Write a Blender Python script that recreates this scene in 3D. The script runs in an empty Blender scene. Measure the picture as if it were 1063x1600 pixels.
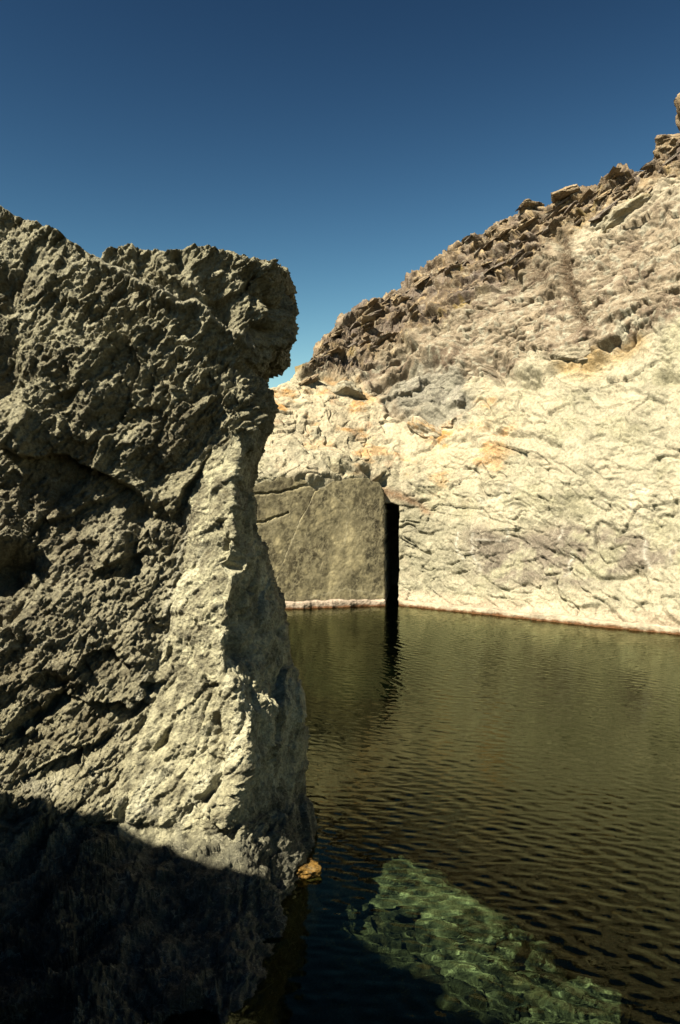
import bpy, math
import numpy as np
from concurrent.futures import ThreadPoolExecutor
from math import radians as R

# ------------------------------------------------------------------ camera, sky, sun, exposure
sc = bpy.context.scene
F = 28.0 / 36.0 * 1600.0          # focal length in photograph pixels
CAM_H = 1.7
cd = bpy.data.cameras.new('camera')
cam = bpy.data.objects.new('camera', cd)
sc.collection.objects.link(cam)
cd.sensor_fit = 'VERTICAL'
cd.sensor_height = 36.0
cd.sensor_width = 24.0
cd.lens = 28.0
cd.clip_start = 0.05
cd.clip_end = 3000
cam.location = (0, 0, CAM_H)
cam.rotation_euler = (R(90), 0, 0)
sc.camera = cam

SUN_AZ = 46.0     # degrees to the left of straight behind the camera
SUN_EL = 47.0
w = bpy.data.worlds.new('World')
sc.world = w
w.use_nodes = True
nt = w.node_tree
bg = nt.nodes['Background']
sky = nt.nodes.new('ShaderNodeTexSky')
sky.sky_type = 'NISHITA'
sky.sun_disc = False
sky.sun_elevation = R(SUN_EL)
sky.sun_rotation = R(180 + SUN_AZ)
sky.altitude = 0
sky.air_density = 1.0
sky.dust_density = 0.0
sky.ozone_density = 6.0
sg_ = nt.nodes.new('ShaderNodeVectorMath'); sg_.operation = 'SCALE'; sg_.inputs['Scale'].default_value = 0.05
gm = nt.nodes.new('ShaderNodeGamma'); gm.inputs['Gamma'].default_value = 2.85      # the deep, polarised blue of the photograph
tn = nt.nodes.new('ShaderNodeVectorMath'); tn.operation = 'MULTIPLY'; tn.inputs[1].default_value = (620, 285, 85)
nt.links.new(sky.outputs['Color'], sg_.inputs[0]); nt.links.new(sg_.outputs[0], gm.inputs['Color'])
nt.links.new(gm.outputs[0], tn.inputs[0]); k1 = nt.nodes.new('ShaderNodeVectorMath'); k1.operation = 'SCALE'; k1.inputs['Scale'].default_value = 1 / 5.0
k2 = nt.nodes.new('ShaderNodeVectorMath'); k2.operation = 'ADD'; k2.inputs[1].default_value = (1, 1, 1)
k3 = nt.nodes.new('ShaderNodeVectorMath'); k3.operation = 'DIVIDE'             # bright horizon rolls off softly
nt.links.new(tn.outputs[0], k1.inputs[0]); nt.links.new(k1.outputs[0], k2.inputs[0])
nt.links.new(tn.outputs[0], k3.inputs[0]); nt.links.new(k2.outputs[0], k3.inputs[1])
nt.links.new(k3.outputs[0], bg.inputs['Color'])
bg.inputs['Strength'].default_value = 0.1

sl = bpy.data.lights.new('sun', 'SUN')
so = bpy.data.objects.new('sun', sl)
sc.collection.objects.link(so)
sl.energy = 5.0
sl.angle = R(0.53)
sl.color = (1.0, 0.91, 0.70)
so.rotation_euler = (R(90 - SUN_EL), 0, -R(SUN_AZ))
so.location = (-20, -20, 25)

sc.view_settings.view_transform = 'Standard'
sc.view_settings.look = 'None'
sc.view_settings.exposure = 1.95
sc.view_settings.gamma = 1.0
sc.view_settings.use_curve_mapping = False

# ------------------------------------------------------------------ noise and mesh helpers
ALB = 0.35                         # rock tones below are written as they print; this brings them to their real albedo
rng = np.random.RandomState(7)
_perm = rng.permutation(256)
_perm = np.concatenate([_perm, _perm, _perm]).astype(np.int64)
_g = rng.normal(size=(256, 3))
_g /= np.linalg.norm(_g, axis=1)[:, None]
_rnd = rng.rand(256, 8)


_g = _g.astype(np.float32)
_rnd = _rnd.astype(np.float32)
_perm = _perm.astype(np.int32)
_pool = ThreadPoolExecutor(4)


def _chunked(fn, p, *a):
    """evaluate a point function over slices on all cores"""
    sh = p.shape[:-1]
    p = np.ascontiguousarray(p.reshape(-1, 3), dtype=np.float32)
    n = len(p)
    st = 40000
    out = np.empty(n, np.float32)

    def job(k):
        out[k:k + st] = fn(p[k:k + st], *a)
    list(_pool.map(job, range(0, n, st)))
    return out.reshape(sh).astype(np.float64)


def _hash(ix, iy, iz):
    return _perm[_perm[_perm[ix & 255] + (iy & 255)] + (iz & 255)]


def _perlin(p):
    i = np.floor(p).astype(np.int32)
    f = p - i
    t = f * f * f * (f * (f * 6 - 15) + 10)
    out = np.zeros(len(p), np.float32)
    for dx in (0, 1):
        wx = t[:, 0] if dx else 1 - t[:, 0]
        hx = _perm[(i[:, 0] + dx) & 255]
        for dy in (0, 1):
            wy = wx * (t[:, 1] if dy else 1 - t[:, 1])
            hy = _perm[hx + ((i[:, 1] + dy) & 255)]
            for dz in (0, 1):
                wz = wy * (t[:, 2] if dz else 1 - t[:, 2])
                g = _g[_perm[hy + ((i[:, 2] + dz) & 255)]]
                out += wz * (g[:, 0] * (f[:, 0] - dx) + g[:, 1] * (f[:, 1] - dy) + g[:, 2] * (f[:, 2] - dz))
    return out * 1.6


def perlin(p):
    """gradient noise in about -1..1 at points (..., 3)"""
    return _chunked(_perlin, p)


def _fbm(p, octs, gain, lac, ab):
    a, s_ = 1.0, np.zeros(len(p), np.float32)
    for _ in range(octs):
        v = _perlin(p)
        s_ += a * (np.abs(v) if ab else v)
        p = p * lac + 17.3
        a *= gain
    return s_


def fbm(p, octs=4, gain=0.5, lac=2.03, off=0.0):
    return _chunked(_fbm, p + off, octs, gain, lac, False)


def turb(p, octs=4, gain=0.5, lac=2.07, off=0.0):
    """billowed noise: rounded lumps parted by sharp creases, 0 (crease) .. about 1"""
    return _chunked(_fbm, p + off, octs, gain, lac, True)


def _facets(p, tilt):
    i = np.floor(p - .5).astype(np.int32)
    best = np.full(len(p), 1e9, np.float32)
    val = np.zeros(len(p), np.float32)
    for dx in (0, 1):
        for dy in (0, 1):
            for dz in (0, 1):
                r = _rnd[_hash(i[:, 0] + dx, i[:, 1] + dy, i[:, 2] + dz)]
                q0 = p[:, 0] - (i[:, 0] + dx + .1 + .8 * r[:, 0])
                q1 = p[:, 1] - (i[:, 1] + dy + .1 + .8 * r[:, 1])
                q2 = p[:, 2] - (i[:, 2] + dz + .1 + .8 * r[:, 2])
                d = q0 * q0 + q1 * q1 + q2 * q2
                v = (r[:, 3] - .5) + tilt * (q0 * (r[:, 4] - .5) + q1 * (r[:, 5] - .5) + q2 * (r[:, 6] - .5)) * 2
                m = d < best
                best = np.where(m, d, best)
                val = np.where(m, v, val)
    return val


def facets(p, off=0.0, tilt=1.0):
    """chipped planar facets: every Voronoi cell is a tilted plane at its own height"""
    return _chunked(_facets, p + off, tilt)


def sstep(a, b, x):
    t = np.clip((x - a) / (b - a), 0, 1)
    return t * t * (3 - 2 * t)


def gauss(x, s):
    return np.exp(-(x / s) ** 2)


def lerp(a, b, t):
    return a + (b - a) * t


def pl(x, pts):
    """piecewise-linear curve through (x, y) points"""
    pts = np.array(sorted(pts), float)
    return np.interp(x, pts[:, 0], pts[:, 1])


def smooth1(y, n):
    if n < 1:
        return y
    k = np.hanning(2 * n + 3)
    k /= k.sum()
    return np.convolve(np.pad(y, n + 1, mode='edge'), k, mode='valid')


def seg_dist(u, v, pts):
    """distance to a polyline, in the same units as u, v"""
    d = np.full(np.shape(u), 1e9)
    for (ax, ay), (bx, by) in zip(pts[:-1], pts[1:]):
        ex, ey = bx - ax, by - ay
        t = np.clip(((u - ax) * ex + (v - ay) * ey) / (ex * ex + ey * ey), 0, 1)
        d = np.minimum(d, np.hypot(u - ax - t * ex, v - ay - t * ey))
    return d


def normals(P):
    a = np.gradient(P, axis=0)
    b = np.gradient(P, axis=1)
    n = np.cross(b, a)
    return n / (np.linalg.norm(n, axis=-1)[..., None] + 1e-12)


def smooth_grid(A, n):
    """box blur of a grid field along both axes"""
    for ax in (0, 1):
        pad = [(0, 0)] * A.ndim
        pad[ax] = (n + 1, n)
        c = np.cumsum(np.pad(A, pad, mode='edge'), axis=ax)
        lo = np.take(c, range(0, A.shape[ax]), axis=ax)
        hi = np.take(c, range(2 * n + 1, 2 * n + 1 + A.shape[ax]), axis=ax)
        A = (hi - lo) / (2 * n + 1)
    return A


def link(o, parent=None):
    sc.collection.objects.link(o)
    if parent is not None:
        o.parent = parent
    return o


def set_col(me, C):
    C = np.clip(C.reshape(-1, 3) * ALB, 0, 1)
    at = me.color_attributes.new('Col', 'FLOAT_COLOR', 'POINT')
    at.data.foreach_set('color', np.concatenate([C, np.ones((len(C), 1))], 1).astype(np.float32).ravel())


def mesh_np(name, verts, faces, smooth=True):
    faces = faces if isinstance(faces, list) else [faces]
    me = bpy.data.meshes.new(name)
    tot = np.concatenate([np.full(len(f), f.shape[1], np.int32) for f in faces])
    idx = np.concatenate([f.ravel() for f in faces]).astype(np.int32)
    me.vertices.add(len(verts))
    me.vertices.foreach_set('co', verts.astype(np.float32).ravel())
    me.loops.add(len(idx))
    me.loops.foreach_set('vertex_index', idx)
    me.polygons.add(len(tot))
    me.polygons.foreach_set('loop_start', np.concatenate([[0], np.cumsum(tot)[:-1]]).astype(np.int32))
    me.polygons.foreach_set('loop_total', tot)
    me.polygons.foreach_set('use_smooth', np.full(len(tot), smooth))
    me.update(calc_edges=True)
    return me


def grid_quads(nr, nc, flip=False):
    i = np.arange(nr * nc).reshape(nr, nc)
    q = np.stack([i[:-1, :-1], i[:-1, 1:], i[1:, 1:], i[1:, :-1]], -1).reshape(-1, 4)
    return q[:, ::-1] if flip else q


def grid_obj(name, P, C, mat, parent=None, flip=False, smooth=True):
    me = mesh_np(name, P.reshape(-1, 3), grid_quads(P.shape[0], P.shape[1], flip), smooth)
    if C is not None:
        set_col(me, C)
    me.materials.append(mat)
    return link(bpy.data.objects.new(name, me), parent)


def tag(o, label=None, cat=None, group=None, kind=None):
    for k, v in (('label', label), ('category', cat), ('group', group), ('kind', kind)):
        if v:
            o[k] = v
    return o


def mixc(C, col, m):
    return C + (np.array(col) - C) * np.clip(m, 0, 1)[..., None]


# ------------------------------------------------------------------ materials
def new_mat(name):
    m = bpy.data.materials.new(name)
    m.use_nodes = True
    t = m.node_tree
    return m, t, t.nodes, t.links, t.nodes['Principled BSDF']


def rock_material(name, scale, rough, bump, vein=0.0, vein_col=(.7, .68, .58), speck=0.25, spec=0.25, vein_scale=1.0):
    """vertex base colour, broken up by mineral grain, pale hairline veins and fine relief"""
    m, t, N, L, bs = new_mat(name)
    at = N.new('ShaderNodeVertexColor'); at.layer_name = 'Col'
    tc = N.new('ShaderNodeTexCoord')

    def noise(sc_, det, ro, dist=0.0):
        n = N.new('ShaderNodeTexNoise')
        n.inputs['Scale'].default_value = sc_
        n.inputs['Detail'].default_value = det
        n.inputs['Roughness'].default_value = ro
        n.inputs['Distortion'].default_value = dist
        L.new(tc.outputs['Object'], n.inputs['Vector'])
        return n

    def ramp(src, a, b, c0=0.0, c1=1.0):
        r = N.new('ShaderNodeMapRange')
        r.inputs['From Min'].default_value = a
        r.inputs['From Max'].default_value = b
        r.inputs['To Min'].default_value = c0
        r.inputs['To Max'].default_value = c1
        L.new(src, r.inputs['Value'])
        return r.outputs['Result']

    def mulc(a, fac):
        mx = N.new('ShaderNodeMix'); mx.data_type = 'RGBA'; mx.blend_type = 'MULTIPLY'
        mx.inputs['Factor'].default_value = 1.0
        L.new(a, mx.inputs['A']); L.new(fac, mx.inputs['B'])
        return mx.outputs['Result']
    n1 = noise(scale * 1.0, 5, .62)
    n2 = noise(scale * 9.0, 6, .72)
    c = mulc(at.outputs['Color'], ramp(n1.outputs['Fac'], .3, .7, .78, 1.18))
    c = mulc(c, ramp(n2.outputs['Fac'], .32, .68, 1 - speck, 1 + speck))
    if vein > 0:
        for vs, wd, ds in ((scale * .55 * vein_scale, .012, 1.5), (scale * 1.7 * vein_scale, .016, .8), (scale * 4.0 * vein_scale, .02, .4)):
            nv = noise(vs, 3, .5, ds)
            ab = N.new('ShaderNodeMath'); ab.operation = 'SUBTRACT'; ab.inputs[1].default_value = .5
            L.new(nv.outputs['Fac'], ab.inputs[0])
            a2 = N.new('ShaderNodeMath'); a2.operation = 'ABSOLUTE'; L.new(ab.outputs[0], a2.inputs[0])
            line = ramp(a2.outputs[0], 0.0, wd, 1.0, 0.0)
            brk = ramp(noise(vs * 1.3, 2, .5).outputs['Fac'], .42, .66, 0.0, vein)
            mm = N.new('ShaderNodeMath'); mm.operation = 'MULTIPLY'
            L.new(line, mm.inputs[0]); L.new(brk, mm.inputs[1])
            mx = N.new('ShaderNodeMix'); mx.data_type = 'RGBA'
            L.new(mm.outputs[0], mx.inputs['Factor']); L.new(c, mx.inputs['A'])
            mx.inputs['B'].default_value = (vein_col[0] * ALB, vein_col[1] * ALB, vein_col[2] * ALB, 1)
            c = mx.outputs['Result']
    L.new(c, bs.inputs['Base Color'])
    bs.inputs['Roughness'].default_value = rough
    bs.inputs['Specular IOR Level'].default_value = spec
    nb = noise(scale * 16, 6, .7)
    nb2 = noise(scale * 5, 5, .65)
    ad = N.new('ShaderNodeMath'); ad.operation = 'MULTIPLY_ADD'; ad.inputs[1].default_value = 2.5
    L.new(nb2.outputs['Fac'], ad.inputs[0]); L.new(nb.outputs['Fac'], ad.inputs[2])
    bp = N.new('ShaderNodeBump')
    bp.inputs['Strength'].default_value = 1.0
    bp.inputs['Distance'].default_value = bump
    L.new(ad.outputs[0], bp.inputs['Height'])
    L.new(bp.outputs['Normal'], bs.inputs['Normal'])
    return m


M_NEAR = rock_material('dark_schist', 7.0, .62, .014, vein=.75, vein_col=(.85, .80, .58), speck=.5, spec=.35)
M_CLIFF = rock_material('pale_schist', 2.6, .85, .013, vein=.6, vein_col=(.85, .79, .62), speck=.36, spec=.15)
M_SLAB = rock_material('cut_rock', 2.2, .8, .003, vein=.9, vein_col=(.45, .395, .26), speck=.30, spec=.2, vein_scale=2.4)
M_RIM = rock_material('lime_crust', 4.0, .9, .008, speck=.2, spec=.15)
M_WET = rock_material('submerged_rock', 9.0, .8, .008, vein=.3, vein_col=(.5, .5, .35), speck=.55, spec=.0)


def water_material():
    m, t, N, L, bs = new_mat('pool_water')
    out = N['Material Output']
    N.remove(bs)
    gl = N.new('ShaderNodeBsdfGlossy'); gl.inputs['Roughness'].default_value = 0.0
    gl.inputs['Color'].default_value = (.60, .65, .43, 1)
    rf = N.new('ShaderNodeBsdfRefraction'); rf.inputs['Roughness'].default_value = 0.0; rf.inputs['IOR'].default_value = 1.333
    rf.inputs['Color'].default_value = (.52, .67, .57, 1)
    fr = N.new('ShaderNodeFresnel'); fr.inputs['IOR'].default_value = 1.333
    mx = N.new('ShaderNodeMixShader')
    L.new(fr.outputs[0], mx.inputs['Fac']); L.new(rf.outputs[0], mx.inputs[1]); L.new(gl.outputs[0], mx.inputs[2])
    L.new(mx.outputs[0], out.inputs['Surface'])
    return m


M_WATER = water_material()


# ------------------------------------------------------------------ cliff behind the pool
def build_cliff():
    plan = np.array([(-9, 11.2), (-5, 12.85), (-1.0, 14.05), (0.82, 14.58), (1.07, 14.58), (4.75, 11.1), (9.5, 6.6)])
    seg = np.hypot(*np.diff(plan, axis=0).T)
    acc = np.concatenate([[0], np.cumsum(seg)])
    wl = np.concatenate([np.linspace(0, acc[2] - 1.0, 70, endpoint=False),
                         np.arange(acc[2] - 1.0, acc[5] + 2.2, .0135),
                         np.linspace(acc[5] + 2.2, acc[6], 70)])
    bx = np.interp(wl, acc, plan[:, 0])
    by = np.interp(wl, acc, plan[:, 1])
    ang = np.interp(wl, [acc[1], acc[3] - .8, acc[4] + 1.6, acc[6]], [R(106), R(104), R(48), R(44)])
    dx, dy = np.cos(ang), np.sin(ang)
    rgt = sstep(acc[3] - 1.0, acc[4] + 1.6, wl)          # 0 on the cut wall at the back, 1 on the long face

    def back(z, r):
        zl = np.maximum(z - 2.15, 0)
        a = zl * zl / (zl + .35) * 1.05
        zz = np.maximum(z, 0)
        b = zz * .30 + np.maximum(zz - 2.8, 0) * .22
        return a * (1 - r) + b * r
    crest = [(-400, 690), (200, 640), (380, 618), (432, 606), (468, 588), (472, 572), (490, 552), (503, 540), (520, 520), (540, 498), (580, 478),
             (610, 462), (650, 438), (690, 408), (720, 380), (760, 362), (800, 345), (850, 326), (895, 302), (930, 288), (960, 275),
             (1000, 258), (1035, 238), (1063, 224), (1120, 190), (1500, 20), (3000, -200)]
    zs = np.linspace(.5, 14, 900)[:, None]
    b = back(zs, rgt[None])
    X, Y = bx + dx * b, by + dy * b
    u = 531.5 + X / Y * F
    v = 800 - (zs - CAM_H) / Y * F
    hit = v < pl(u, crest)
    zc = zs[np.argmax(hit, axis=0), 0]
    zc = np.where(hit.any(axis=0), zc, 14.0)
    zc = smooth1(zc, 6)
    n1, n2 = 620, 44
    t = np.concatenate([np.linspace(0, .12, 26, endpoint=False), np.linspace(.12, 1, n1 - 26)])[:, None]
    Z = -1.4 + (zc + 1.4) * t
    B = back(Z, rgt[None])
    # over the top and away down the back
    e = np.linspace(0, 1, n2 + 1)[1:, None]
    Zt = zc - .1 - 1.6 * e ** 1.2
    Bt = back(zc, rgt)[None] + 7 * e ** 1.6
    Z = np.vstack([Z, Zt]); B = np.vstack([B, Bt])
    P = np.stack([bx + dx * B, by + dy * B, Z], -1)
    N = normals(P)
    if N[100, 300, 1] > 0:
        N = -N
    N = smooth_grid(N, 6)
    pu = 531.5 + P[..., 0] / P[..., 1] * F
    pv = 800 - (P[..., 2] - CAM_H) / P[..., 1] * F
    q = P.copy()
    wn = fbm(q * .9, 3)                                   # slow wander used to fray every border
    wn2 = fbm(q * 3.1, 3, off=40)
    cv = pl(pu, crest)
    # border of the dark layered ridge against the pale face below it
    ridge_b = pl(pu, [(380, 560), (470, 592), (535, 590), (590, 560), (640, 545), (700, 510), (750, 478), (800, 438), (850, 392), (885, 372), (930, 335),
                      (1000, 300), (1063, 262), (1200, 190), (1500, 60)]) + 12 * wn + 6 * wn2
    ridge = sstep(8, -8, pv - ridge_b)
    pale_b = pl(pu, [(380, 560), (470, 592), (560, 590), (600, 640), (640, 660), (700, 600), (765, 590), (850, 560), (950, 545), (1000, 520), (1063, 512), (1500, 430)]) + 14 * wn + 6 * wn2
    upper = sstep(10, -10, pv - pale_b) * (1 - ridge)     # grey and mauve face between pale wall and ridge
    pale = (1 - ridge) * (1 - upper)
    slabm = sstep(640, 600, pu) * sstep(742, 762, pv + 8 * wn2)
    low = sstep(1000, 700, pv)
    # ---- relief
    D = .16 * fbm(q * .55, 3, off=3) * (1 - slabm) + .05 * fbm(q * 1.7, 3, off=9) * (1 - .9 * slabm)
    l = wl[None] + 0 * Z
    wp = np.stack([fbm(q * 1.3, 3, off=60), fbm(q * 1.3, 3, off=70), 0 * Z], -1)
    # beds: on the pale face they dip to the right, on the ridge they climb with the crest
    lc = l - acc[4]

    def shingle(deg, f, along, off, lo, hi, warp=.55):
        """broken ledges: each bed swells downward then cuts back under itself"""
        ca, sa = math.cos(R(deg)), math.sin(R(deg))
        h = lc * ca + Z * sa
        k = -lc * sa + Z * ca
        s3 = np.stack([h * along, k * f * .5, q[..., 1] * .3], -1)
        ph = k * f + 1.2 * fbm(s3 * .5 + off, 3) + warp * perlin(s3 * 1.9 + off * 2)
        fr = ph - np.floor(ph)
        saw = (1 - fr) ** 1.3 * sstep(0, min(.10 + .035 * f, .35), fr)
        m = sstep(lo, hi, perlin(np.stack([h * along * 1.1, k * f * .7, 0 * k + off], -1)) + .3 * perlin(q * 4 + off))
        return saw * m
    h, k = lc * .83 + Z * .56, -lc * .56 + Z * .83
    fc = facets((q + .12 * wp) * np.array([1.2, 1.2, 2.2]), 5)
    fc2 = facets((q + .06 * wp) * np.array([3.2, 3.2, 6.0]), 25)
    fc3 = facets((q + .03 * wp) * np.array([8.0, 8.0, 14.0]), 45)
    rock = 1 - slabm
    D += rock * (pale * (.05 * fc + .020 * fc2 + .008 * fc3) + upper * (.10 * fc + .022 * fc2 + .008 * fc3) + ridge * (.16 * fc + .09 * fc2 + .03 * fc3))
    D += rock * pale * (.09 * shingle(-26, 1.1, .5, 1.0, .0, .4) + .045 * shingle(-20, 3.0, 1.1, 7.0, .0, .4) + .022 * shingle(-30, 7, 2.2, 15.0, -.05, .35))
    D += upper * (.16 * shingle(24, .62, .25, 61.0, -.4, .1) + .12 * shingle(20, 1.4, .4, 21.0, -.05, .3) + .04 * shingle(16, 3.0, .5, 27.0, -.05, .3) + .015 * shingle(8, 7, 1.0, 33.0, -.1, .3))
    D += ridge * (.18 * shingle(32, 1.1, .45, 41.0, -.5, .1) + .13 * shingle(28, 2.8, .9, 47.0, -.4, .1) + .05 * shingle(22, 6, 1.9, 53.0, -.3, .2))

    def cracks(deg, f, ratio, off, wd, lo):
        """thin open joints running with the beds, broken into short lengths"""
        ca, sa = math.cos(R(deg)), math.sin(R(deg))
        c3 = np.stack([(lc * ca + Z * sa) * f / ratio, (-lc * sa + Z * ca) * f, q[..., 1] * f * .3], -1) + .35 * wp * f ** .3
        return gauss(perlin(c3 + off), wd) * sstep(lo, lo + .25, perlin(c3 * .9 + off * 2 + 5))
    D -= rock * (1 - ridge) * (.07 * cracks(-28, 2.2, 3.0, 3.0, .05, .0) + .05 * cracks(-18, 4.5, 3.2, 13.0, .07, -.05) + .035 * cracks(-32, 8.5, 3.0, 23.0, .10, -.05))
    rt = sstep(820, 900, pu)
    D -= upper * rt * (.08 * cracks(6, 3.5, 4.0, 33.0, .06, -.15) + .06 * cracks(0, 7.0, 4.0, 43.0, .09, -.15))
    D -= np.maximum(upper * (1 - rt), ridge * .8) * (.12 * cracks(30, 2.4, 5.0, 63.0, .06, -.25) + .09 * cracks(26, 4.5, 5.0, 73.0, .08, -.2) + .05 * cracks(30, 8.5, 5.0, 83.0, .11, -.2))
    D += rock * (.008 + .02 * ridge) * fbm(q * 9, 4, .6, off=80)
    # overhanging lips: the rock above swells out over a shadowed undercut
    for pts, up, dn in (([(538, 578), (560, 590), (600, 575), (640, 556), (700, 520), (760, 478)], .22, .12),
                        ([(596, 602), (640, 592), (690, 566), (735, 545)], .16, .10),
                        ([(768, 566), (785, 600), (830, 600), (880, 574), (950, 552)], .22, .14),
                        ([(600, 622), (632, 664), (682, 646), (735, 620)], .18, .10),
                        ([(640, 672), (690, 694), (745, 684)], .12, .06),
                        ([(470, 660), (495, 690), (525, 672)], .10, .05),
                        ([(640, 470), (700, 440), (760, 408), (800, 392)], .2, .15),
                        ([(900, 395), (960, 372), (1063, 330)], .12, .07)):
        x0, x1 = pts[0][0], pts[-1][0]
        sdl = (pl(pu, pts) - pv - 2 * wn2 - 7 * wn) / F * 15
        inr = sstep(x0 - 4, x0 + 14, pu) * sstep(x1 + 4, x1 - 14, pu)
        D += inr * lerp(-.8 * dn * np.exp(np.minimum(sdl, 0) / .16), .7 * up * np.exp(-np.maximum(sdl, 0) / .32), sstep(-.09, .09, sdl))
    # named cracks and hollows of the face
    for pts, dep, wd in (([(770, 570), (790, 592), (830, 598)], .34, 13),
                         ([(770, 672), (800, 684), (850, 690), (875, 702)], .14, 6),
                         ([(735, 580), (715, 612), (690, 628)], .20, 9),
                         ([(540, 572), (580, 578), (640, 560)], .22, 11),
                         ([(600, 598), (625, 585), (650, 592)], .26, 10),
                         ([(878, 372), (886, 430), (900, 480), (930, 520)], .10, 7),
                         ([(800, 420), (806, 445), (795, 462)], .15, 8),
                         ([(865, 562), (900, 560), (920, 548)], .12, 8),
                         ([(630, 655), (612, 640), (605, 615)], .14, 7),
                         ([(1035, 590), (1063, 596)], .2, 12),
                         ([(840, 850), (880, 868), (940, 905), (1000, 895)], .07, 5),
                         ([(575, 738), (585, 752), (600, 748)], .12, 8),
                         ([(480, 655), (497, 672), (490, 690)], .08, 6)):
        dd = seg_dist(pu + 7 * wn2, pv + 7 * wn, pts)
        D -= dep * gauss(dd, wd)
    D *= sstep(-1.4, .4, Z) * .9 + .1
    D *= lerp(1, .35, gauss(Z - .02, .10))
    D = D - .03 * slabm
    # keep the crest ragged but where it is seen against the sky
    P = P + N * D[..., None]
    P[..., 2] += ridge * .10 * fbm(q * 2.2, 4, .6, off=90)
    # the narrow cleft at the inner corner
    ca, cb = .835 + .025 * perlin(np.stack([0 * Z, 0 * Z, Z * 5], -1)) + .012 * perlin(np.stack([0 * Z, 0 * Z, Z * 17], -1)), \
        1.065 + .014 * perlin(np.stack([0 * Z + 9, 0 * Z, Z * 4], -1)) + .012 * perlin(np.stack([0 * Z + 9, 0 * Z, Z * 15], -1))
    bxx = bx[None] + 0 * Z
    cleft = (bxx > ca) & (bxx < cb) & (Z < 1.86 - .05 * np.clip((bxx - .95) / .12, 0, 1) + .01 * wn2)
    P[..., 1] += np.where(cleft, 3.6, 0)
    P[..., 0] += np.where(cleft, .34, 0)
    # ---- colours of the rock itself
    n3 = fbm(q * 5.5, 4, .6, off=12)
    n4 = fbm(q * 1.4, 4, .6, off=22)
    C = np.zeros(P.shape) + np.array((.58, .53, .39))
    C = mixc(C, (.66, .58, .42), sstep(0, .6, n4) * .8)
    C = mixc(C, (.45, .42, .28), sstep(.05, .7, -n4 + .3 * n3) * .7)
    # cream belt with orange iron stains, left of centre
    belt = gauss(pv - pl(pu, [(380, 640), (500, 630), (700, 690), (850, 640), (1063, 560)]) + 30 * wn, 70) * sstep(900, 700, pu)
    C = mixc(C, (.74, .63, .44), belt * .75)
    orange = sstep(.12, .6, fbm(q * np.array([1.1, 1.1, 2.4]), 4, .6, off=31)) * belt
    C = mixc(C, (.70, .36, .10), orange * .95)
    C = mixc(C, (.50, .24, .10), sstep(.35, .9, fbm(q * 3.3, 3, off=37)) * belt * .5)
    orange2 = gauss(seg_dist(pu, pv, [(880, 575), (940, 548), (1000, 528)]) + 10 * wn, 14)
    C = mixc(C, (.66, .42, .16), orange2 * .7)
    # grey mauve upper face
    C = mixc(C, mixc(mixc(np.zeros(P.shape) + np.array((.43, .345, .25)), (.30, .225, .165), sstep(0, .6, n4)), (.50, .46, .36), sstep(.1, .6, n3)), upper)
    grey = sstep(1.0, .6, np.hypot((pu - 680) / 85, (pv - 620) / 55) + .25 * wn2)
    C = mixc(C, (.36, .34, .28), grey * .85)
    # pale streak under the ridge at the upper right
    streak = gauss(pv - pl(pu, [(840, 430), (900, 378), (960, 345), (1063, 290), (1300, 190)]) + 6 * wn2, 20) * sstep(850, 900, pu)
    C = mixc(C, (.66, .58, .44), streak * .85)
    streak2 = gauss(pv - pl(pu, [(840, 400), (900, 352), (960, 318), (1063, 268), (1300, 170)]) + 6 * wn2, 10) * sstep(850, 900, pu)
    C = mixc(C, (.46, .33, .19), streak2 * .8)
    # brown run below the notch
    run = gauss(seg_dist(pu + 5 * wn2, pv, [(884, 375), (890, 430), (902, 480), (915, 510)]), 9) + .7 * gauss(np.hypot((pu - 845) / 50, (pv - 425) / 28), .9)
    C = mixc(C, (.13, .085, .05), np.clip(run * 1.2, 0, 1) * .9)
    # ridge: brown, tan and black-crusted beds
    rc = mixc(mixc(np.zeros(P.shape) + np.array((.29, .215, .145)), (.15, .11, .085), sstep(-.1, .5, fbm(np.stack([h * .8, k * 4, q[..., 1]], -1), 4, off=5))),
              (.50, .37, .22), sstep(.15, .6, n3))
    rc = mixc(rc, (.26, .21, .19), sstep(0, .5, n4) * .6)
    rc = mixc(rc, (.42, .30, .07), sstep(.45, .8, fbm(q * 2.1, 3, off=66)) * .5)
    C = mixc(C, rc, ridge)
    # purple grey tide zone near the water on the long face
    pz = sstep(0, 24, pv - pl(pu, [(600, 830), (760, 815), (900, 800), (1000, 825), (1063, 845)]) + 16 * wn) * sstep(0, 30, pl(pu, [(600, 890), (720, 905), (850, 925), (940, 935), (1063, 880)]) - pv + 18 * wn)
    pz = pz * sstep(690, 760, pu) * sstep(-.8, .1, n4 + .6 * n3)
    C = mixc(C, (.25, .205, .165), pz * .9)
    # rust seam over the cleft
    rust = gauss(seg_dist(pu + 6 * wn2, pv + 5 * wn, [(585, 752), (606, 768), (640, 782), (668, 800)]), 8)
    C = mixc(C, (.30, .16, .085), rust * .8)
    # grey rock right of the cleft
    gz = sstep(1.0, .5, np.hypot((pu - 660) / 95, (pv - 865) / 95) + .3 * wn2)
    C = mixc(C, (.36, .335, .24), gz * .8 * sstep(-.9, .1, n3))
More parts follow.
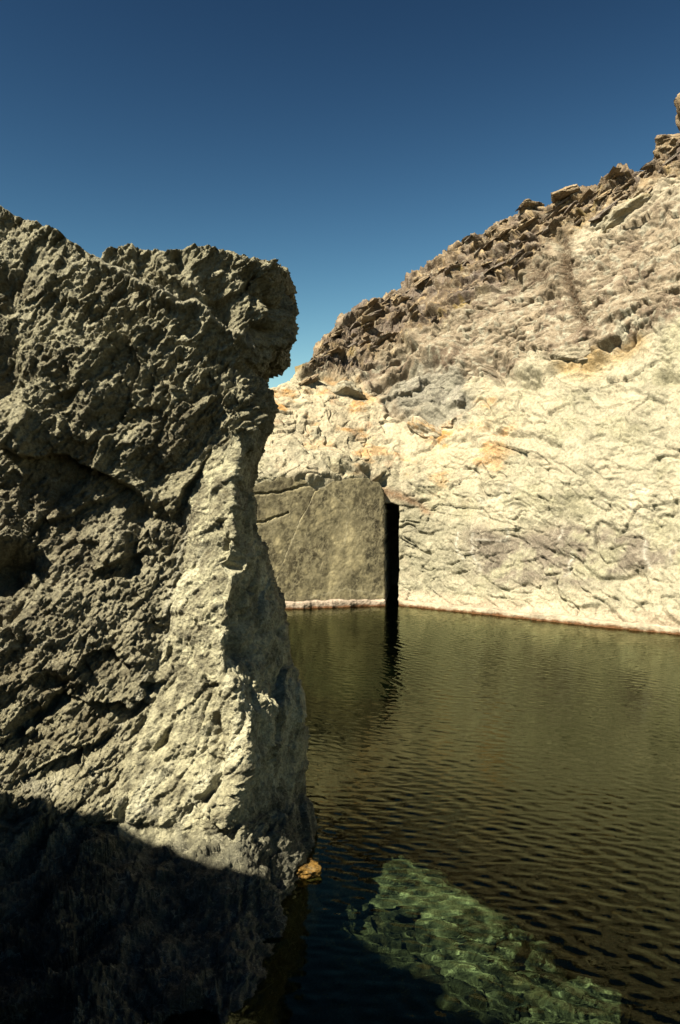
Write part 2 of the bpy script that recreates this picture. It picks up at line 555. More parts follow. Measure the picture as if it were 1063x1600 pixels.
    # white lime runs
    for pts, wd in (([(744, 838), (743, 868), (750, 892)], 3.2), ([(719, 838), (717, 862), (724, 878)], 2.4), ([(797, 755), (797, 830), (790, 842), (752, 846)], 1.8),
                    ([(985, 762), (990, 800), (1003, 838), (1010, 868), (1018, 890)], 2.2), ([(875, 825), (874, 840)], 2), ([(890, 862), (878, 898)], 2), ([(1050, 865), (1054, 885)], 2.4),
                    ([(780, 775), (760, 786), (750, 780)], 4), ([(985, 762), (1010, 768)], 4)):
        C = mixc(C, (.80, .76, .66), gauss(seg_dist(pu + 5 * wn2 + 2 * n3, pv + 5 * wn, pts), wd) * .6 * sstep(-.7, .2, n3))
    # crusted, rust-stained foot at the waterline
    C = mixc(C, (.66, .54, .40), sstep(.34, .12, Z + .05 * wn2) * sstep(-.2, .0, Z))
    C = mixc(C, (.26, .12, .05), sstep(.07, .02, Z + .02 * wn2) * .85)
    C = C * (1 + .10 * n3)[..., None]
    o = grid_obj('cliff', P, C, M_CLIFF)
    tag(o, 'high pale sunlit cliff sloping up to a brown ridge behind the pool', 'cliff')
    return o, P, N, pu, pv, C


cliff, CP, CN, CU, CV, CC = build_cliff()


def on_cliff(u, v):
    """point, outward normal and colour of the cliff where the photograph shows (u, v)"""
    d = (CU[:620] - u) ** 2 + (CV[:620] - v) ** 2
    i = np.unravel_index(np.argmin(d), d.shape)
    return CP[:620][i], CN[:620][i], CC[:620][i]


# ------------------------------------------------------------------ two smooth cut faces at the back of the pool
def wall_y(x):
    return np.interp(x, [-9, -5, -1.0, .82, 1.07], [11.2, 12.85, 14.05, 14.58, 14.58])


def back_pt(u, v):
    """world x, z of a photograph point on the back wall"""
    k = (u - 531.5) / F
    x = k * 14.2
    for _ in range(8):
        x = k * wall_y(x)
    return x, CAM_H + (800 - v) / F * wall_y(x)


def slab(left, right, top, off, seed, vein=None, dark=None):
    zl = [back_pt(u, v) for u, v in left]
    zr = [back_pt(u, v) for u, v in right]
    zt = max(back_pt(u, v)[1] for u, v in top)
    tp = [back_pt(u, v) for u, v in top]
    nr, nc = 240, 200
    # rows follow the rounded top: z goes from under water to the top line of each column
    s = np.linspace(0, 1, nc)[None]
    t = np.linspace(0, 1, nr)[:, None]
    zbase = -.6
    zz = zbase + (zt - zbase) * t
    L_ = pl(zz, [(z, x) for x, z in zl])
    R_ = pl(zz, [(z, x) for x, z in zr])
    R_ = R_ + .022 * fbm(np.stack([0 * zz, 0 * zz + seed, zz * 5], -1), 4, .6)
    X = L_ + (R_ - L_) * s
    ztop = pl(X, [(x, z) for x, z in tp])
    ztop = ztop + .05 * fbm(np.stack([X * 3, 0 * X, 0 * X + seed], -1), 4, .6)
    Zz = np.minimum(zz + 0 * X, ztop)
    Y = wall_y(X) - off
    P = np.stack([X, Y, Zz], -1)
    D = .012 * fbm(P * 1.2, 3, off=seed) + .006 * fbm(P * 7, 4, .6, off=seed)
    P[..., 1] -= D * sstep(-.5, .2, Zz)
    edge = np.minimum(np.minimum(s * (R_ - L_), (1 - s) * (R_ - L_)), ztop - Zz + .004)
    P[..., 1] += .006 * gauss(edge, .014)
    n3 = fbm(P * 4, 4, .6, off=seed)
    n4 = fbm(P * 1.1, 3, .6, off=seed + 9)
    C = np.zeros(P.shape) + np.array((.18, .155, .092))
    C = mixc(C, (.062, .05, .027), sstep(-.1, .5, n4 + .3 * n3))
    C = mixc(C, (.34, .29, .17), sstep(.05, .6, n3 - .4 * n4) * .85)
    U = 531.5 + P[..., 0] / P[..., 1] * F
    V = 800 - (P[..., 2] - CAM_H) / P[..., 1] * F
    C = mixc(C, (.42, .36, .215), .7 * gauss(seg_dist(U + 12 * n3, V, [(540, 800), (538, 850), (528, 900), (520, 935)]), 22))
    stk = fbm(P * np.array([5.0, 1, 1.1]), 4, .6, off=seed + 30)
    C = C * np.clip(1.15 + .75 * stk + .55 * n3 + .5 * n4, .35, 2.4)[..., None]
    for fr, wd, o2 in ((2.2, .05, 1), (5.0, .10, 11), (10.0, .15, 21), (18.0, .2, 31)):
        qs = P * np.array([1.25, 1, .75]) * fr + .5 * n3[..., None]
        ln = gauss(perlin(qs + o2), wd) * sstep(-.25, .35, perlin(qs * .6 + o2 + 7))
        C = mixc(C, (.42, .365, .225), .8 * ln)
    for pts, wd in (dark or ()):
        dk = gauss(seg_dist(U + 2.5 * n3, V + 2.5 * n3, pts), wd)
        P[..., 1] += .05 * dk
    for pts, wd in (vein or ()):
        C = mixc(C, (.58, .52, .35), .75 * gauss(seg_dist(U + 2 * n3, V + 2 * n3, pts), wd) * sstep(-1.0, .2, n3))
    C = mixc(C, (.26, .13, .06), sstep(.10, .03, P[..., 2]) * .7)
    # sides and back so that it is a solid plate
    def ring(A):
        A = np.concatenate([A[:, :1], A, A[:, -1:]], 1)
        return np.concatenate([A[:1], A, A[-1:]], 0)
    P2, C2 = ring(P), ring(C)
    P2[0, :, 1] += .35; P2[-1, :, 1] += .35; P2[1:-1, 0, 1] += .35; P2[1:-1, -1, 1] += .35
    return grid_obj('rock_slab', P2, C2, M_SLAB, cliff)


s1 = slab([(431, 975), (431, 905), (466, 818), (492, 767), (520, 740)], [(602, 975), (600, 780), (600, 740)],
          [(425, 905), (492, 767), (515, 755), (545, 747), (575, 748), (592, 755), (603, 772)], .035, 3.0,
          [([(492, 768), (466, 822), (430, 905)], 1.6), ([(505, 760), (545, 795), (540, 850)], 1.0), ([(480, 935), (540, 920), (600, 930)], 1.2)])
tag(s1, 'large smooth olive grey cut face with rounded top beside the dark cleft')
s2 = slab([(300, 975), (300, 740)], [(434, 975), (434, 905), (469, 818), (494, 769), (494, 740)],
          [(300, 770), (395, 758), (415, 751), (440, 745), (462, 746), (480, 752), (490, 762)], .028, 8.0,
          [([(400, 828), (440, 808)], .8)], [([(380, 772), (420, 770), (455, 766), (492, 756)], 1.6), ([(395, 822), (425, 812), (450, 800)], 1.1)])
tag(s2, 'smaller grey cut face with a dark crack, partly behind the near rock')


# ------------------------------------------------------------------ crusted rims along the waterline
def rim(name, pts, hgt, dep, label, seed, col):
    pts = np.array(pts, float)
    acc = np.concatenate([[0], np.cumsum(np.hypot(*np.diff(pts, axis=0).T))])
    s = np.arange(0, acc[-1], .014)
    x, y = np.interp(s, acc, pts[:, 0]), np.interp(s, acc, pts[:, 1])
    tx, ty = np.gradient(x), np.gradient(y)
    ln = np.hypot(tx, ty)
    nx, ny = ty / ln, -tx / ln
    prof = np.array([(-.25, hgt * .95), (-.05, hgt), (.0, hgt), (dep * .6, hgt * .97), (dep * .9, hgt * .85), (dep, hgt * .6), (dep * 1.03, hgt * .35), (dep, .01), (dep * .9, -.08), (dep * .8, -.3), (-.25, -.35)])
    a = np.linspace(0, 1, len(prof)); b = np.linspace(0, 1, 40)
    pr = np.stack([np.interp(b, a, prof[:, 0]), np.interp(b, a, prof[:, 1])], -1)
    P = np.zeros((40, len(s), 3))
    nz = fbm(np.stack([s * 1.4, 0 * s, 0 * s + seed], -1), 4, .6)
    nd = fbm(np.stack([s * 2.2, 0 * s + 5, 0 * s + seed], -1), 4, .6)
    up = pr[:, 1:] * (1 + .35 * nz[None])
    outw = pr[:, :1] + .06 * nd[None] * (pr[:, :1] > 0)
    P[..., 0] = x + nx * outw; P[..., 1] = y + ny * outw; P[..., 2] = up
    dn = .012 * fbm(P * 11, 4, .6, off=seed)
    P[..., 0] += nx * dn; P[..., 1] += ny * dn; P[..., 2] += dn * .5
    C = np.zeros(P.shape) + np.array(col)
    C = C * (1 + .18 * fbm(P * 6, 3, off=seed + 3))[..., None]
    C = mixc(C, (.22, .095, .035), sstep(.055, .012, P[..., 2] + .02 * fbm(P * 8, 3, off=seed)) * .95)
    o = grid_obj(name, P, C, M_RIM)
    return tag(o, label, 'ledge')


rim('stone_ledge', [(-6, 12.4), (-5, 12.78), (-1.0, 13.97), (.80, 14.50)], .125, .06,
    'straight pink-cream ledge along the waterline below the smooth cut faces', 2.0, (.62, .50, .40))
rim('stone_ledge', [(1.10, 14.50), (2.3, 13.36), (3.5, 12.20), (4.75, 11.03), (7.0, 8.9), (9.4, 6.55)], .10, .06,
    'uneven rust-edged cream ledge along the waterline of the long sunlit cliff', 6.0, (.68, .57, .43))


# ------------------------------------------------------------------ near rock on the left
def build_near():
    Zr = np.concatenate([np.linspace(-1.6, -.12, 40, endpoint=False), np.arange(-.12, .30, .0032), np.arange(.30, 3.62, .0046)])
    vr = 800 + (CAM_H - Zr) / 4.1 * F
    sil = smooth1(pl(vr, [(380, 452), (420, 452), (440, 456), (458, 472), (490, 464), (530, 458), (548, 420), (570, 390), (592, 420), (615, 436), (650, 425), (670, 415), (715, 396), (760, 389),
                          (790, 400), (830, 400), (860, 414), (890, 420), (930, 431), (960, 440), (1010, 446), (1060, 450), (1100, 465), (1140, 462), (1180, 475), (1220, 486), (1300, 487),
                          (1400, 490), (1700, 540)]), 6)
    edg = smooth1(pl(vr, [(380, 415), (450, 412), (520, 404), (570, 368), (610, 380), (650, 382), (700, 374), (760, 362), (800, 362), (870, 372), (950, 352), (1010, 352), (1060, 372), (1090, 400), (1130, 385), (1200, 362), (1300, 362), (1700, 380)]), 10)
    edy = smooth1(pl(vr, [(380, 4.04), (560, 4.0), (690, 3.88), (800, 3.76), (900, 3.68), (1100, 3.6), (1300, 3.56), (1700, 3.45)]), 20)
    grv = smooth1(pl(vr, [(380, 260), (600, 290), (690, 330), (740, 325), (800, 300), (870, 290), (950, 268), (1050, 240), (1150, 200), (1250, 178), (1700, 150)]), 12)
    gry = smooth1(pl(vr, [(380, 3.92), (560, 3.90), (650, 3.88), (740, 3.97), (900, 3.88), (1100, 3.76), (1250, 3.62), (1700, 3.5)]), 20)
    l0y = smooth1(pl(vr, [(380, 3.90), (700, 3.77), (760, 3.79), (860, 3.72), (1000, 3.66), (1150, 3.58), (1300, 3.49), (1700, 3.4)]), 20)
    siy = smooth1(pl(vr, [(380, 4.35), (700, 4.30), (1300, 4.22), (1700, 4.1)]), 10)

    # low apron running out towards the viewer just above the water
    apron = 1.15 * sstep(.27, -.10, Zr)
    l0y = l0y - apron * .8; gry = gry - apron; edy = edy - apron * .92

    def xs(u, y):
        return (u - 531.5) / F * y
    K = np.zeros((len(Zr), 9, 2))
    K[:, 0] = (-5.2, 2.9)
    K[:, 1] = (-3.0, 3.3)
    K[:, 2, 0] = xs(-10, l0y); K[:, 2, 1] = l0y
    K[:, 3, 0] = xs(grv, gry); K[:, 3, 1] = gry
    K[:, 4, 0] = xs(edg, edy); K[:, 4, 1] = edy
    K[:, 5, 0] = xs(sil, siy); K[:, 5, 1] = siy
    K[:, 6, 0] = xs(sil, siy) - .10; K[:, 6, 1] = siy + .7
    K[:, 7] = (-1.3, 6.2)
    K[:, 8] = (-5.0, 6.6)
    par = np.concatenate([np.linspace(0, 1, 20, endpoint=False), np.linspace(1, 2, 60, endpoint=False), np.linspace(2, 3, 190, endpoint=False), np.linspace(3, 4, 110, endpoint=False),
                          np.linspace(4, 5, 110, endpoint=False), np.linspace(5, 6, 70, endpoint=False), np.linspace(6, 8, 50)])
    i = np.minimum(par.astype(int), 7)
    f = (par - i)[None, :, None]
    XY = K[:, i] * (1 - f) + K[:, i + 1] * f
    XY = np.stack([smooth_grid(XY[..., 0], 5), smooth_grid(XY[..., 1], 5)], -1)
    P = np.concatenate([XY, np.broadcast_to(Zr[:, None, None], XY.shape[:2] + (1,))], -1).copy()
    pu = 531.5 + P[..., 0] / P[..., 1] * F
    pv = 800 - (P[..., 2] - CAM_H) / P[..., 1] * F
    front = (par[None] < 5.0) + 0 * pu
    N = normals(P)
    if N[400, 200, 1] > 0:
        N = -N
    N = smooth_grid(N, 8)
    N /= np.linalg.norm(N, axis=-1)[..., None]
    q = P.copy()
    wn = fbm(q * 2.2, 3, off=5)
    wn2 = fbm(q * 7.0, 3, off=15)
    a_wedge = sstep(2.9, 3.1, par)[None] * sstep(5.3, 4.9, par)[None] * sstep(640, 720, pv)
    D = np.zeros(pu.shape)
    # belly above the hollow, cutting back along a ragged lower lip
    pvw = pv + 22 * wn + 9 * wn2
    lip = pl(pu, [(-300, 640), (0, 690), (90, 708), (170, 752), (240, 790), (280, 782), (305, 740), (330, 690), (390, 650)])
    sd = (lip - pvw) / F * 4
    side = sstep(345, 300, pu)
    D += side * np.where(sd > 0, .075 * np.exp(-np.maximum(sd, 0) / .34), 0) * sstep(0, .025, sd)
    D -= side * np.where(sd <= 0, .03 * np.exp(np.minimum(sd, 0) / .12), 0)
    # the set-back cap at the top
    gl = pl(pu, [(-300, 100), (100, 330), (145, 402), (200, 434), (300, 482), (380, 522), (430, 556), (520, 600)])
    sg = (gl - pv - 12 * wn2) / F * 4
    D -= np.where(sg > 0, .10 * np.exp(-np.maximum(sg, 0) / .25), 0) * sstep(0, .02, sg) * sstep(100, 150, pu) * sstep(400, 350, pu)
    D += .05 * gauss(sg + .03, .03) * sstep(120, 170, pu) * sstep(400, 350, pu)
    # hollows, cracks
    for pts, dep, wd in (([(20, 905), (-40, 890)], .20, 42), ([(75, 1065), (100, 1075), (70, 1110), (25, 1140)], .09, 10), ([(5, 560), (8, 600)], .12, 30),
                         ([(105, 590), (110, 630)], .06, 16), ([(215, 800), (205, 880)], .08, 14), ([(350, 880), (345, 960), (355, 1050)], .06, 9),
                         ([(395, 440), (440, 470)], .14, 20), ([(400, 520), (440, 515)], .12, 14), ([(280, 960), (270, 990)], .04, 7),
                         ([(275, 410), (282, 425)], .10, 14), ([(225, 400), (232, 420)], .06, 10), ([(335, 460), (350, 500)], .07, 14), ([(10, 440), (20, 470)], .06, 14),
                         ([(350, 860), (385, 900)], .08, 18), ([(380, 930), (385, 1010)], .10, 16), ([(330, 1130), (350, 1200), (330, 1240)], .08, 10), ([(255, 1160), (240, 1175)], .06, 10)):
        D -= dep * gauss(seg_dist(pu + 10 * wn2, pv + 10 * wn, pts), wd) * front
    # sill at the foot
    D += .10 * sstep(1150, 1240, pv + 10 * wn) * sstep(330, 100, pu)
    # broad, chipped and pitted relief
    wp = np.stack([fbm(q * 3, 3, off=60), fbm(q * 3, 3, off=70), fbm(q * 3, 3, off=75)], -1)
    sidem = sstep(4.2, 4.8, par)[None] + 0 * pu
    patch = lerp(.45, 1.0, sstep(-.35, .45, fbm(q * 1.5, 3, off=101)))      # broken patches between cleaner faces
    rough = (1 - .7 * a_wedge) * lerp(1, .7, sstep(780, 860, pv)) * (1 - .35 * sidem) * patch
    D += .05 * fbm(q * 1.3, 3, off=2) + .03 * fbm(q * 3.4, 3, off=8)
    # schistose grain: chips longer than wide, leaning up to the right
    c5, s5 = math.cos(R(48)), math.sin(R(48))
    g1 = q[..., 0] * c5 + q[..., 2] * s5
    g2 = -q[..., 0] * s5 + q[..., 2] * c5
    qa = np.stack([g1 * .62, g2 * 1.25, q[..., 1]], -1)
    D += (1 - .6 * a_wedge) * (1 - .75 * sidem) * (.065 * facets(qa * 1.9 + .2 * wp, 103) + .055 * facets(qa * 4.2 + .22 * wp, 3))
    D += (.036 * facets(qa * 10.0 + .30 * wp, 13) + .028 * facets(qa * 22.0 + .25 * wp, 23)) * rough + .015 * facets(qa * 44.0 + .2 * wp, 27) * (.4 + .6 * rough)
    D += (.012 * (turb(qa * 7.5 + .2 * wp, 4, .6, off=33) - .5) - .010 * (turb(qa * 16.0, 3, .6, off=39) - .5)) * rough
    D += (.006 - .002 * a_wedge) * fbm(qa * 34, 4, .7, off=43)
    # foliation of the buttress: fibres that run up to the right
    ca, sa = math.cos(R(70)), math.sin(R(70))
    hh = q[..., 0] * ca + q[..., 2] * sa
    kk = -q[..., 0] * sa + q[..., 2] * ca
    fib = np.stack([hh * 2.6, kk * 15.0, q[..., 1] * 7], -1) + np.array([0, 1.3, .5]) * wn[..., None]
    D += a_wedge * (.026 * (turb(fib * .5, 5, .6, off=3) - .4) + .05 * facets(fib * .25, 53, .8) + .022 * facets(fib * .8, 63, .8))
    D *= sstep(-1.6, -.2, P[..., 2]) * .8 + .2
    P = P + N * D[..., None]
    # round the head of the rock off backwards along the photographed top line
    top = pl(pu + 3 * wn2, [(-900, 180), (-300, 250), (0, 325), (30, 336), (60, 350), (100, 372), (128, 390), (146, 401), (152, 392), (165, 384), (210, 375), (240, 380), (262, 389), (340, 390), (375, 396), (400, 407), (430, 413), (446, 419), (456, 440), (469, 460), (520, 480)])
    top = top + 5 * wn2 + 4 * perlin(q * 26)
    ex = np.maximum(top - pv, 0) * P[..., 1] / F
    P[..., 2] -= ex * 1.12
    P[..., 1] += ex * 2.6 + 0 * ex
    P[..., 0] -= np.maximum(ex - .3, 0) * .4
    # ---- colour
    n3 = fbm(q * 12, 4, .6, off=12)
    n4 = fbm(q * 2.6, 4, .6, off=22)
    C = np.zeros(P.shape) + np.array((.43, .395, .255))
    C = mixc(C, (.58, .54, .37), sstep(.1, .7, n3 + .4 * n4) * .8)
    C = mixc(C, (.22, .185, .105), sstep(.05, .6, -n4 + .3 * n3) * .75)
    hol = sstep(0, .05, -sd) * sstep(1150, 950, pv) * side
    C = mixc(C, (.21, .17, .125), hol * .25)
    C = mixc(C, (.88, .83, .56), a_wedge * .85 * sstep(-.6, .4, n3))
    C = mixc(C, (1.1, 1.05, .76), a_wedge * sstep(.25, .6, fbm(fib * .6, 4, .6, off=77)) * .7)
    C = mixc(C, (.62, .58, .45), .5 * gauss(seg_dist(pu + 10 * wn2, pv + 10 * wn, [(0, 1215), (60, 1235), (120, 1215), (180, 1225)]), 14) * sstep(-.3, .3, n3))
    C = mixc(C, (.60, .57, .46), .55 * gauss(sg + .02 * n3, .035) * sstep(140, 180, pu) * sstep(470, 380, pu))
    for pts, wd in (([(0, 1010), (60, 1015), (110, 1000), (140, 1015)], 3), ([(180, 1150), (260, 1000), (275, 880), (300, 790)], 5), ([(190, 1285), (215, 1300)], 4), ([(230, 1255), (262, 1262)], 7)):
        C = mixc(C, (.66, .63, .50), .6 * gauss(seg_dist(pu + 8 * wn2, pv + 8 * wn, pts), wd))
    C = mixc(C, (.06, .06, .04), sstep(.42, .16, P[..., 2] + .10 * n4 + .05 * n3) * .85)      # wet tide line, its dark carried up the foot to paint in shade
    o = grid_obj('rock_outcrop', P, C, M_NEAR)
    return tag(o, 'massive rough grey-olive rock standing in the water, nearest and darkest of all', 'rock')


near = build_near()


# ------------------------------------------------------------------ single stones
def ico(sub):
    import bmesh
    bm = bmesh.new()
    bmesh.ops.create_icosphere(bm, subdivisions=sub, radius=1.0)
    V = np.array([v.co[:] for v in bm.verts])
    T = np.array([[v.index for v in f.verts] for f in bm.faces])
    bm.free()
    return V, T


ICO = {k: ico(k) for k in (3, 4, 5)}


def stone_mesh(name, seed, size, sub=4, cuts=9, depth=.72, rough=.10, fine=6.0, col=(.4, .3, .2), col2=(.25, .2, .15), mat=None, smooth=True):
    """a broken stone: a ball trimmed by random planes, then weathered"""
    V, T = ICO[sub]
    r = np.random.RandomState(seed)
    P = V / (np.sum(np.abs(V) ** 5, axis=1) ** (1 / 5))[:, None]
    for _ in range(cuts):
        d = r.normal(size=3); d /= np.linalg.norm(d)
        hgt = depth * (.75 + .4 * r.rand())
        k = np.maximum(P @ d - hgt, 0)
        P = P - k[:, None] * d * .94
    n0 = V / np.linalg.norm(V, axis=1)[:, None]
    P = P + n0 * (rough * fbm(P * 1.8, 4, .55, off=seed * 3.1) + rough * .5 * facets(P * 2.6, seed * 1.7) + rough * .35 * (turb(P * fine, 3, .6, off=seed) - .4))[:, None]
    P = P * np.array(size)
    me = mesh_np(name, P, T, smooth)
    c = np.zeros(P.shape) + np.array(col)
    c = mixc(c, col2, sstep(-.2, .5, fbm(V * 2.4, 4, .6, off=seed)))
    c = c * (1 + .2 * fbm(V * 7, 3, off=seed + 5))[..., None]
    set_col(me, c)
    me.materials.append(mat or M_CLIFF)
    return me


def put(name, me, loc, rot, parent=None, scale=1.0):
    o = bpy.data.objects.new(name, me)
    o.location = loc
    o.rotation_euler = rot
    o.scale = (scale,) * 3
    return link(o, parent)


# bedded blocks along the crest: pieces of the ridge itself
pool = []
for k in range(14):
    r = np.random.RandomState(100 + k)
    tone = [((.40, .29, .18), (.24, .18, .13)), ((.32, .24, .17), (.19, .15, .12)), ((.50, .38, .24), (.36, .25, .15)), ((.27, .22, .19), (.17, .13, .11))][k % 4]
    pool.append(stone_mesh('ridge_block', 200 + k, (.34 + .26 * r.rand(), .26 + .1 * r.rand(), .055 + .05 * r.rand()), 3, 14, .60, .10, 3.0, tone[0], tone[1], smooth=False))
rr = np.random.RandomState(11)
CRL = [(472, 580), (490, 556), (520, 524), (540, 502), (580, 482), (650, 442), (720, 386), (800, 350), (895, 306), (960, 279), (1035, 240), (1060, 215)]
n = 0
for j in range(280):
    u = rr.uniform(472, 1062)
    dv = rr.rand() ** 1.5
    bandw = np.interp(u, [470, 560, 640, 720, 800, 900, 1063], [22, 66, 84, 90, 66, 44, 56])
    v = pl(u, CRL) + 5 + dv * bandw
    p, nrm, c = on_cliff(u, v)
    s = .28 + .55 * rr.rand() ** 2.0 * (1.0 if dv > .15 else .75)
    put('ridge_block', pool[rr.randint(len(pool))], p + nrm * rr.uniform(-.08, .01), (R(rr.uniform(-12, 12)), R(rr.uniform(-38, -16)), R(rr.uniform(-75, 5))), cliff, s)

# boulders bedded in the face
for k, (u, v, sx, sy, sz, ang, col, col2) in enumerate([
        (668, 628, .62, .45, .40, -20, (.40, .37, .30), (.33, .30, .25)),
        (716, 622, .34, .35, .30, 10, (.42, .39, .32), (.34, .31, .26)),
        (640, 612, .34, .32, .26, -28, (.42, .39, .32), (.36, .32, .26)),
        (668, 672, .42, .40, .19, 22, (.72, .62, .46), (.55, .36, .18)),
        (700, 662, .24, .26, .16, 5, (.60, .50, .36), (.50, .34, .20)),
        (545, 612, .50, .40, .17, -22, (.56, .52, .40), (.50, .42, .28)),
        (900, 552, .55, .40, .17, -8, (.48, .42, .31), (.40, .33, .24)),
        (497, 668, .28, .28, .26, 0, (.58, .54, .40), (.50, .45, .32)),
        (960, 345, .70, .40, .16, -20, (.64, .58, .44), (.50, .42, .26))]):
    p, nrm, c = on_cliff(u, v)
    me = stone_mesh('boulder', 300 + k, (sx, sy, sz), 5, 12, .70, .13, 4.0, col, col2)
    put('boulder', me, p - nrm * sz * .7, (R(-25), R(ang), R(-35)), cliff)

# loose stones that stand clear on the crest
for k, (u, v, sx, sy, sz, ang, lab) in enumerate([
        (1078, 188, .36, .4, .62, -8, 'tall dark brown pinnacle topping the ridge, cut off by the picture edge'),
        (836, 326, .25, .30, .085, 6, 'flat tan stone jutting from the ridge line against the sky, lowest on it'),
        (1050, 226, .34, .34, .19, -16, 'blocky dark brown overhanging stone high on the ridge'),
        (880, 305, .34, .32, .12, -12, 'long low tan stone on the ridge between two others')]):
    p, nrm, c = on_cliff(u, v + 8)
    me = stone_mesh('loose_stone', 400 + k, (sx, sy, sz), 5, 9, .74, .13, 3.0, (.46, .34, .21), (.30, .22, .15))
    o = put('loose_stone', me, (p[0], p[1] - .05, CAM_H + (800 - v) / F * p[1]), (0, R(ang), R(rr.uniform(-20, 20))))
    tag(o, lab, 'stone', 'loose stones on the ridge')

# ------------------------------------------------------------------ pool bed, shelf, submerged rocks, bank beside the viewer
def build_bed():
    x = np.concatenate([np.linspace(-7, -1.5, 30, endpoint=False), np.arange(-1.5, 2.2, .014), np.linspace(2.2, 12, 50)])
    y = np.concatenate([np.linspace(-3, 1.8, 24, endpoint=False), np.arange(1.8, 5.4, .014), np.linspace(5.4, 17, 60)])
    X, Y = np.meshgrid(x, y)
    q = np.stack([X, Y, 0 * X], -1)
    wn = fbm(q * 1.6, 3, off=4)
    ed = pl(Y, [(-3, 1.6), (2.0, 1.15), (3.0, .95), (3.55, .86), (4.05, .76), (4.45, .40), (4.75, -.10), (5.2, -.6), (17, -2.5)])
    ins = ed - X + .14 * wn
    Z = -2.3 + 1.65 * sstep(-1.1, .10, ins) + .10 * sstep(.1, 1.2, ins)
    Z += sstep(-.3, .2, ins) * (.16 * fbm(q * 1.5, 4, .55, off=9) + .12 * facets((q + .1 * wn[..., None]) * 2.6, 4) + .05 * facets(q * 7, 6) + .03 * fbm(q * 10, 4, .6))
    P = np.stack([X, Y, Z], -1)
    n3 = fbm(q * 6, 4, .6, off=3)
    C = np.zeros(P.shape) + np.array((.15, .13, .075))
    C = mixc(C, (.44, .38, .22), sstep(.15, .6, n3))
    C = mixc(C, (.30, .17, .08), sstep(.2, .6, fbm(q * 4.2, 3, off=18)) * .6)
    C = mixc(C, (.08, .075, .05), sstep(.0, .5, fbm(q * 2.6, 4, off=8)))
    C = mixc(C, (.028, .03, .013), sstep(-.70, -1.6, Z))
    o = grid_obj('pool_bed', P, C, M_WET)
    return tag(o, 'rocky bed of the pool dropping from a shallow shelf into deep water', kind='structure')


bed = build_bed()

SUBM = [(.34, 4.08, -.60, .36, .32, .30, 'broad greenish sunlit rock lying under the water, biggest of the submerged ones'),
        (.66, 3.64, -.62, .30, .30, .28, 'yellow-green sunlit rock under the water, nearest the viewer of the lit ones'),
        (.02, 4.12, -.60, .22, .20, .20, 'small dim rock under the water between the broad one and the near rock'),
        (-.10, 4.30, -.50, .16, .15, .24, 'pale narrow rock under the water close to the foot of the near rock'),
        (.82, 3.16, -.72, .30, .28, .22, 'dim green rock under the water at the lower edge of the shelf')]
for k, (x, y, z, sx, sy, sz, lab) in enumerate(SUBM):
    me = stone_mesh('submerged_rock', 500 + k, (sx, sy, sz), 5, 10, .72, .14, 5.0, (.50, .44, .26), (.13, .115, .07), M_WET)
    o = put('submerged_rock', me, (x, y, z), (R(10), R(-8 + 5 * k), R(40 * k)))
    tag(o, lab, 'rock', 'rocks lying under the water')
me = stone_mesh('glint_stone', 520, (.085, .09, .05), 5, 10, .74, .18, 5.0, (.36, .21, .06), (.14, .08, .03), M_WET)  # added stone; its orange colour stands in for a golden patch of light
o = put('glint_stone', me, (-.185, 3.76, -.012), (0, 0, R(20)))
tag(o, 'small stone at the waterline by the foot of the near rock, coloured orange for a golden patch of light', 'stone')


def build_bank():
    """high ground left of and behind the viewer; its shadow falls over the foot of the near rock and the shelf"""
    pts = np.array([(-6.4, 2.1), (-3.24, 1.99), (-2.76, 1.94), (-2.38, 1.84), (-1.92, 1.57), (-1.80, 1.23), (-1.46, .95), (-1.2, .3), (-1.10, -.8), (.6, -1.8), (4, -2.3)])
    acc = np.concatenate([[0], np.cumsum(np.hypot(*np.diff(pts, axis=0).T))])
    s = np.linspace(0, acc[-1], 330)
    x, y = np.interp(s, acc, pts[:, 0]), np.interp(s, acc, pts[:, 1])
    x, y = smooth1(x, 3), smooth1(y, 3)
    tx, ty = np.gradient(x), np.gradient(y)
    ln = np.hypot(tx, ty)
    bxn, byn = ty / ln, -tx / ln            # away from the pool
    top = smooth1(pl(s, [(0, 3.1), (acc[1], 3.0), (acc[2], 2.98), (acc[3], 2.96), (acc[6], 3.0), (acc[8], 2.95), (acc[9], 1.6), (acc[10], 1.0)]), 8)
    prof = np.array([(-.1, 0), (-.05, .3), (0, .6), (.0, .85), (.04, .97), (.35, 1.0), (1.2, 1.0), (2.4, .8), (4.0, .4), (6.0, .0)])
    t = np.linspace(0, 1, 240)
    a = np.linspace(0, 1, len(prof))
    po, pz = np.interp(t, a, prof[:, 0]), np.interp(t, a, prof[:, 1])
    P = np.zeros((240, 330, 3))
    P[..., 0] = x + bxn * po[:, None]
    P[..., 1] = y + byn * po[:, None]
    P[..., 2] = -1.6 + (top + 1.6) * pz[:, None]
    N = normals(P)
    D = .05 * fbm(P * 1.4, 4, off=1) + .06 * facets(P * 2.6, 3) + .04 * facets(P * 7, 5)
    P += N * (D * (pz > .02)[:, None])[..., None]
    C = np.zeros(P.shape) + np.array((.30, .27, .18))
    C = C * (1 + .3 * fbm(P * 2, 3))[..., None]
    o = grid_obj('bank', P, C, M_NEAR)
    return tag(o, 'rocky bank beside the viewer whose shadow falls on the near water', kind='structure')


bank = build_bank()


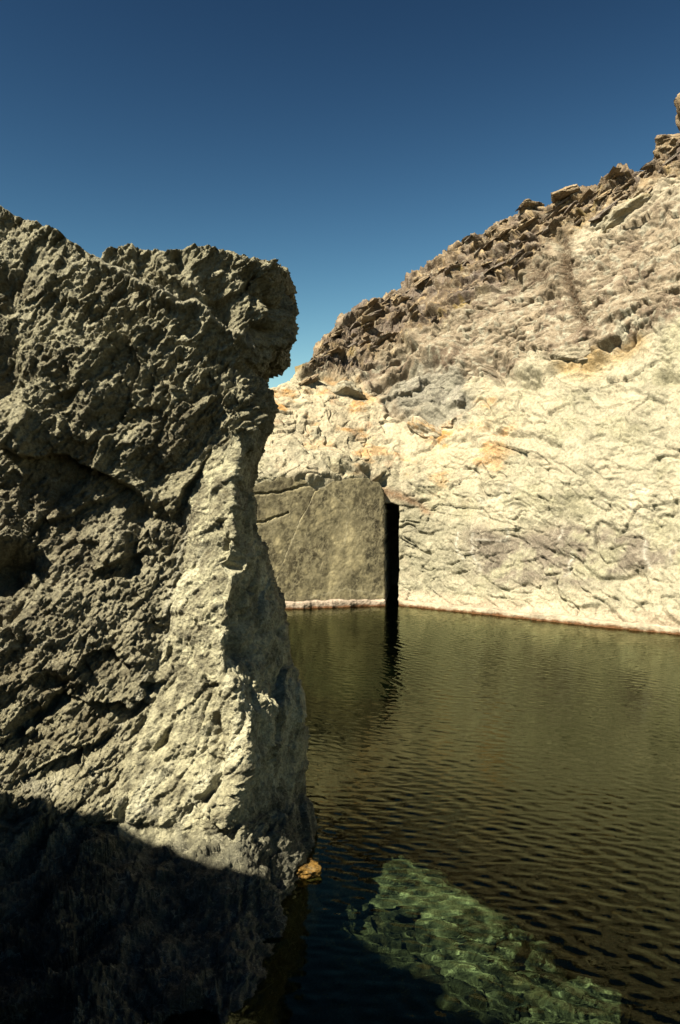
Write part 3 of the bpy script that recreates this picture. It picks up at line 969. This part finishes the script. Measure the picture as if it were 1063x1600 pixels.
# ------------------------------------------------------------------ water
def build_water():
    x = np.concatenate([np.linspace(-8, -1.6, 40, endpoint=False), np.arange(-1.6, 5.4, .021), np.linspace(5.4, 12, 40)])
    yy = [-4.0]
    while yy[-1] < 2.2:
        yy.append(yy[-1] + .15)
    while yy[-1] < 15.2:
        yy.append(yy[-1] + np.interp(yy[-1], [2.2, 5, 9, 15], [.011, .015, .024, .034]))
    yy.append(18.5)
    y = np.array(yy)
    X, Y = np.meshgrid(x, y)
    r = np.random.RandomState(5)
    Hh = np.zeros(X.shape)
    q = np.stack([X, Y, 0 * X], -1)
    wx = .25 * fbm(q * .5, 2, off=2); wy = .25 * fbm(q * .5, 2, off=5)
    for k in range(60):
        lam = .028 * (4.6 ** (r.rand() ** 1.6))
        kk = 2 * math.pi / lam
        th = R(90 - 44) + r.normal() * R(32)
        ph = r.rand() * 2 * math.pi
        amp = lam * .0030 * (.5 + r.rand())
        Hh += amp * np.sin(kk * ((X + wx) * math.cos(th) + (Y + wy) * math.sin(th)) + ph)
    gust = .35 + .95 * sstep(-.6, .6, fbm(np.stack([X * .35, Y * .22, 0 * X], -1), 3, off=7))
    calm = lerp(.6, 1.0, sstep(.15, .9, X - pl(Y, [(1, .9), (3.0, .55), (4.1, .3), (4.6, 0), (5.3, -.4), (17, -2)])))
    Hh = Hh * gust * calm * lerp(1.0, 1.5, sstep(6, 12, Y))
    P = np.stack([X, Y, Hh], -1)
    nr, nc = X.shape
    me_q = grid_quads(nr, nc)
    me = mesh_np('water', P.reshape(-1, 3), me_q)
    me.materials.append(M_WATER)
    o = link(bpy.data.objects.new('water', me))
    return tag(o, 'dark rippled water of the pool', kind='structure')


water = build_water()
# sunlight bends through the ripples onto the shelf
water.cycles.is_caustics_caster = True
sl.cycles.is_caustics_light = True
for ob in sc.objects:
    if ob.name.startswith(('submerged_rock', 'glint_stone', 'rock_outcrop', 'pool_bed')):
        ob.cycles.is_caustics_receiver = True
sc.cycles.diffuse_bounces = 1
sc.cycles.max_bounces = 8
sc.cycles.transparent_max_bounces = 12
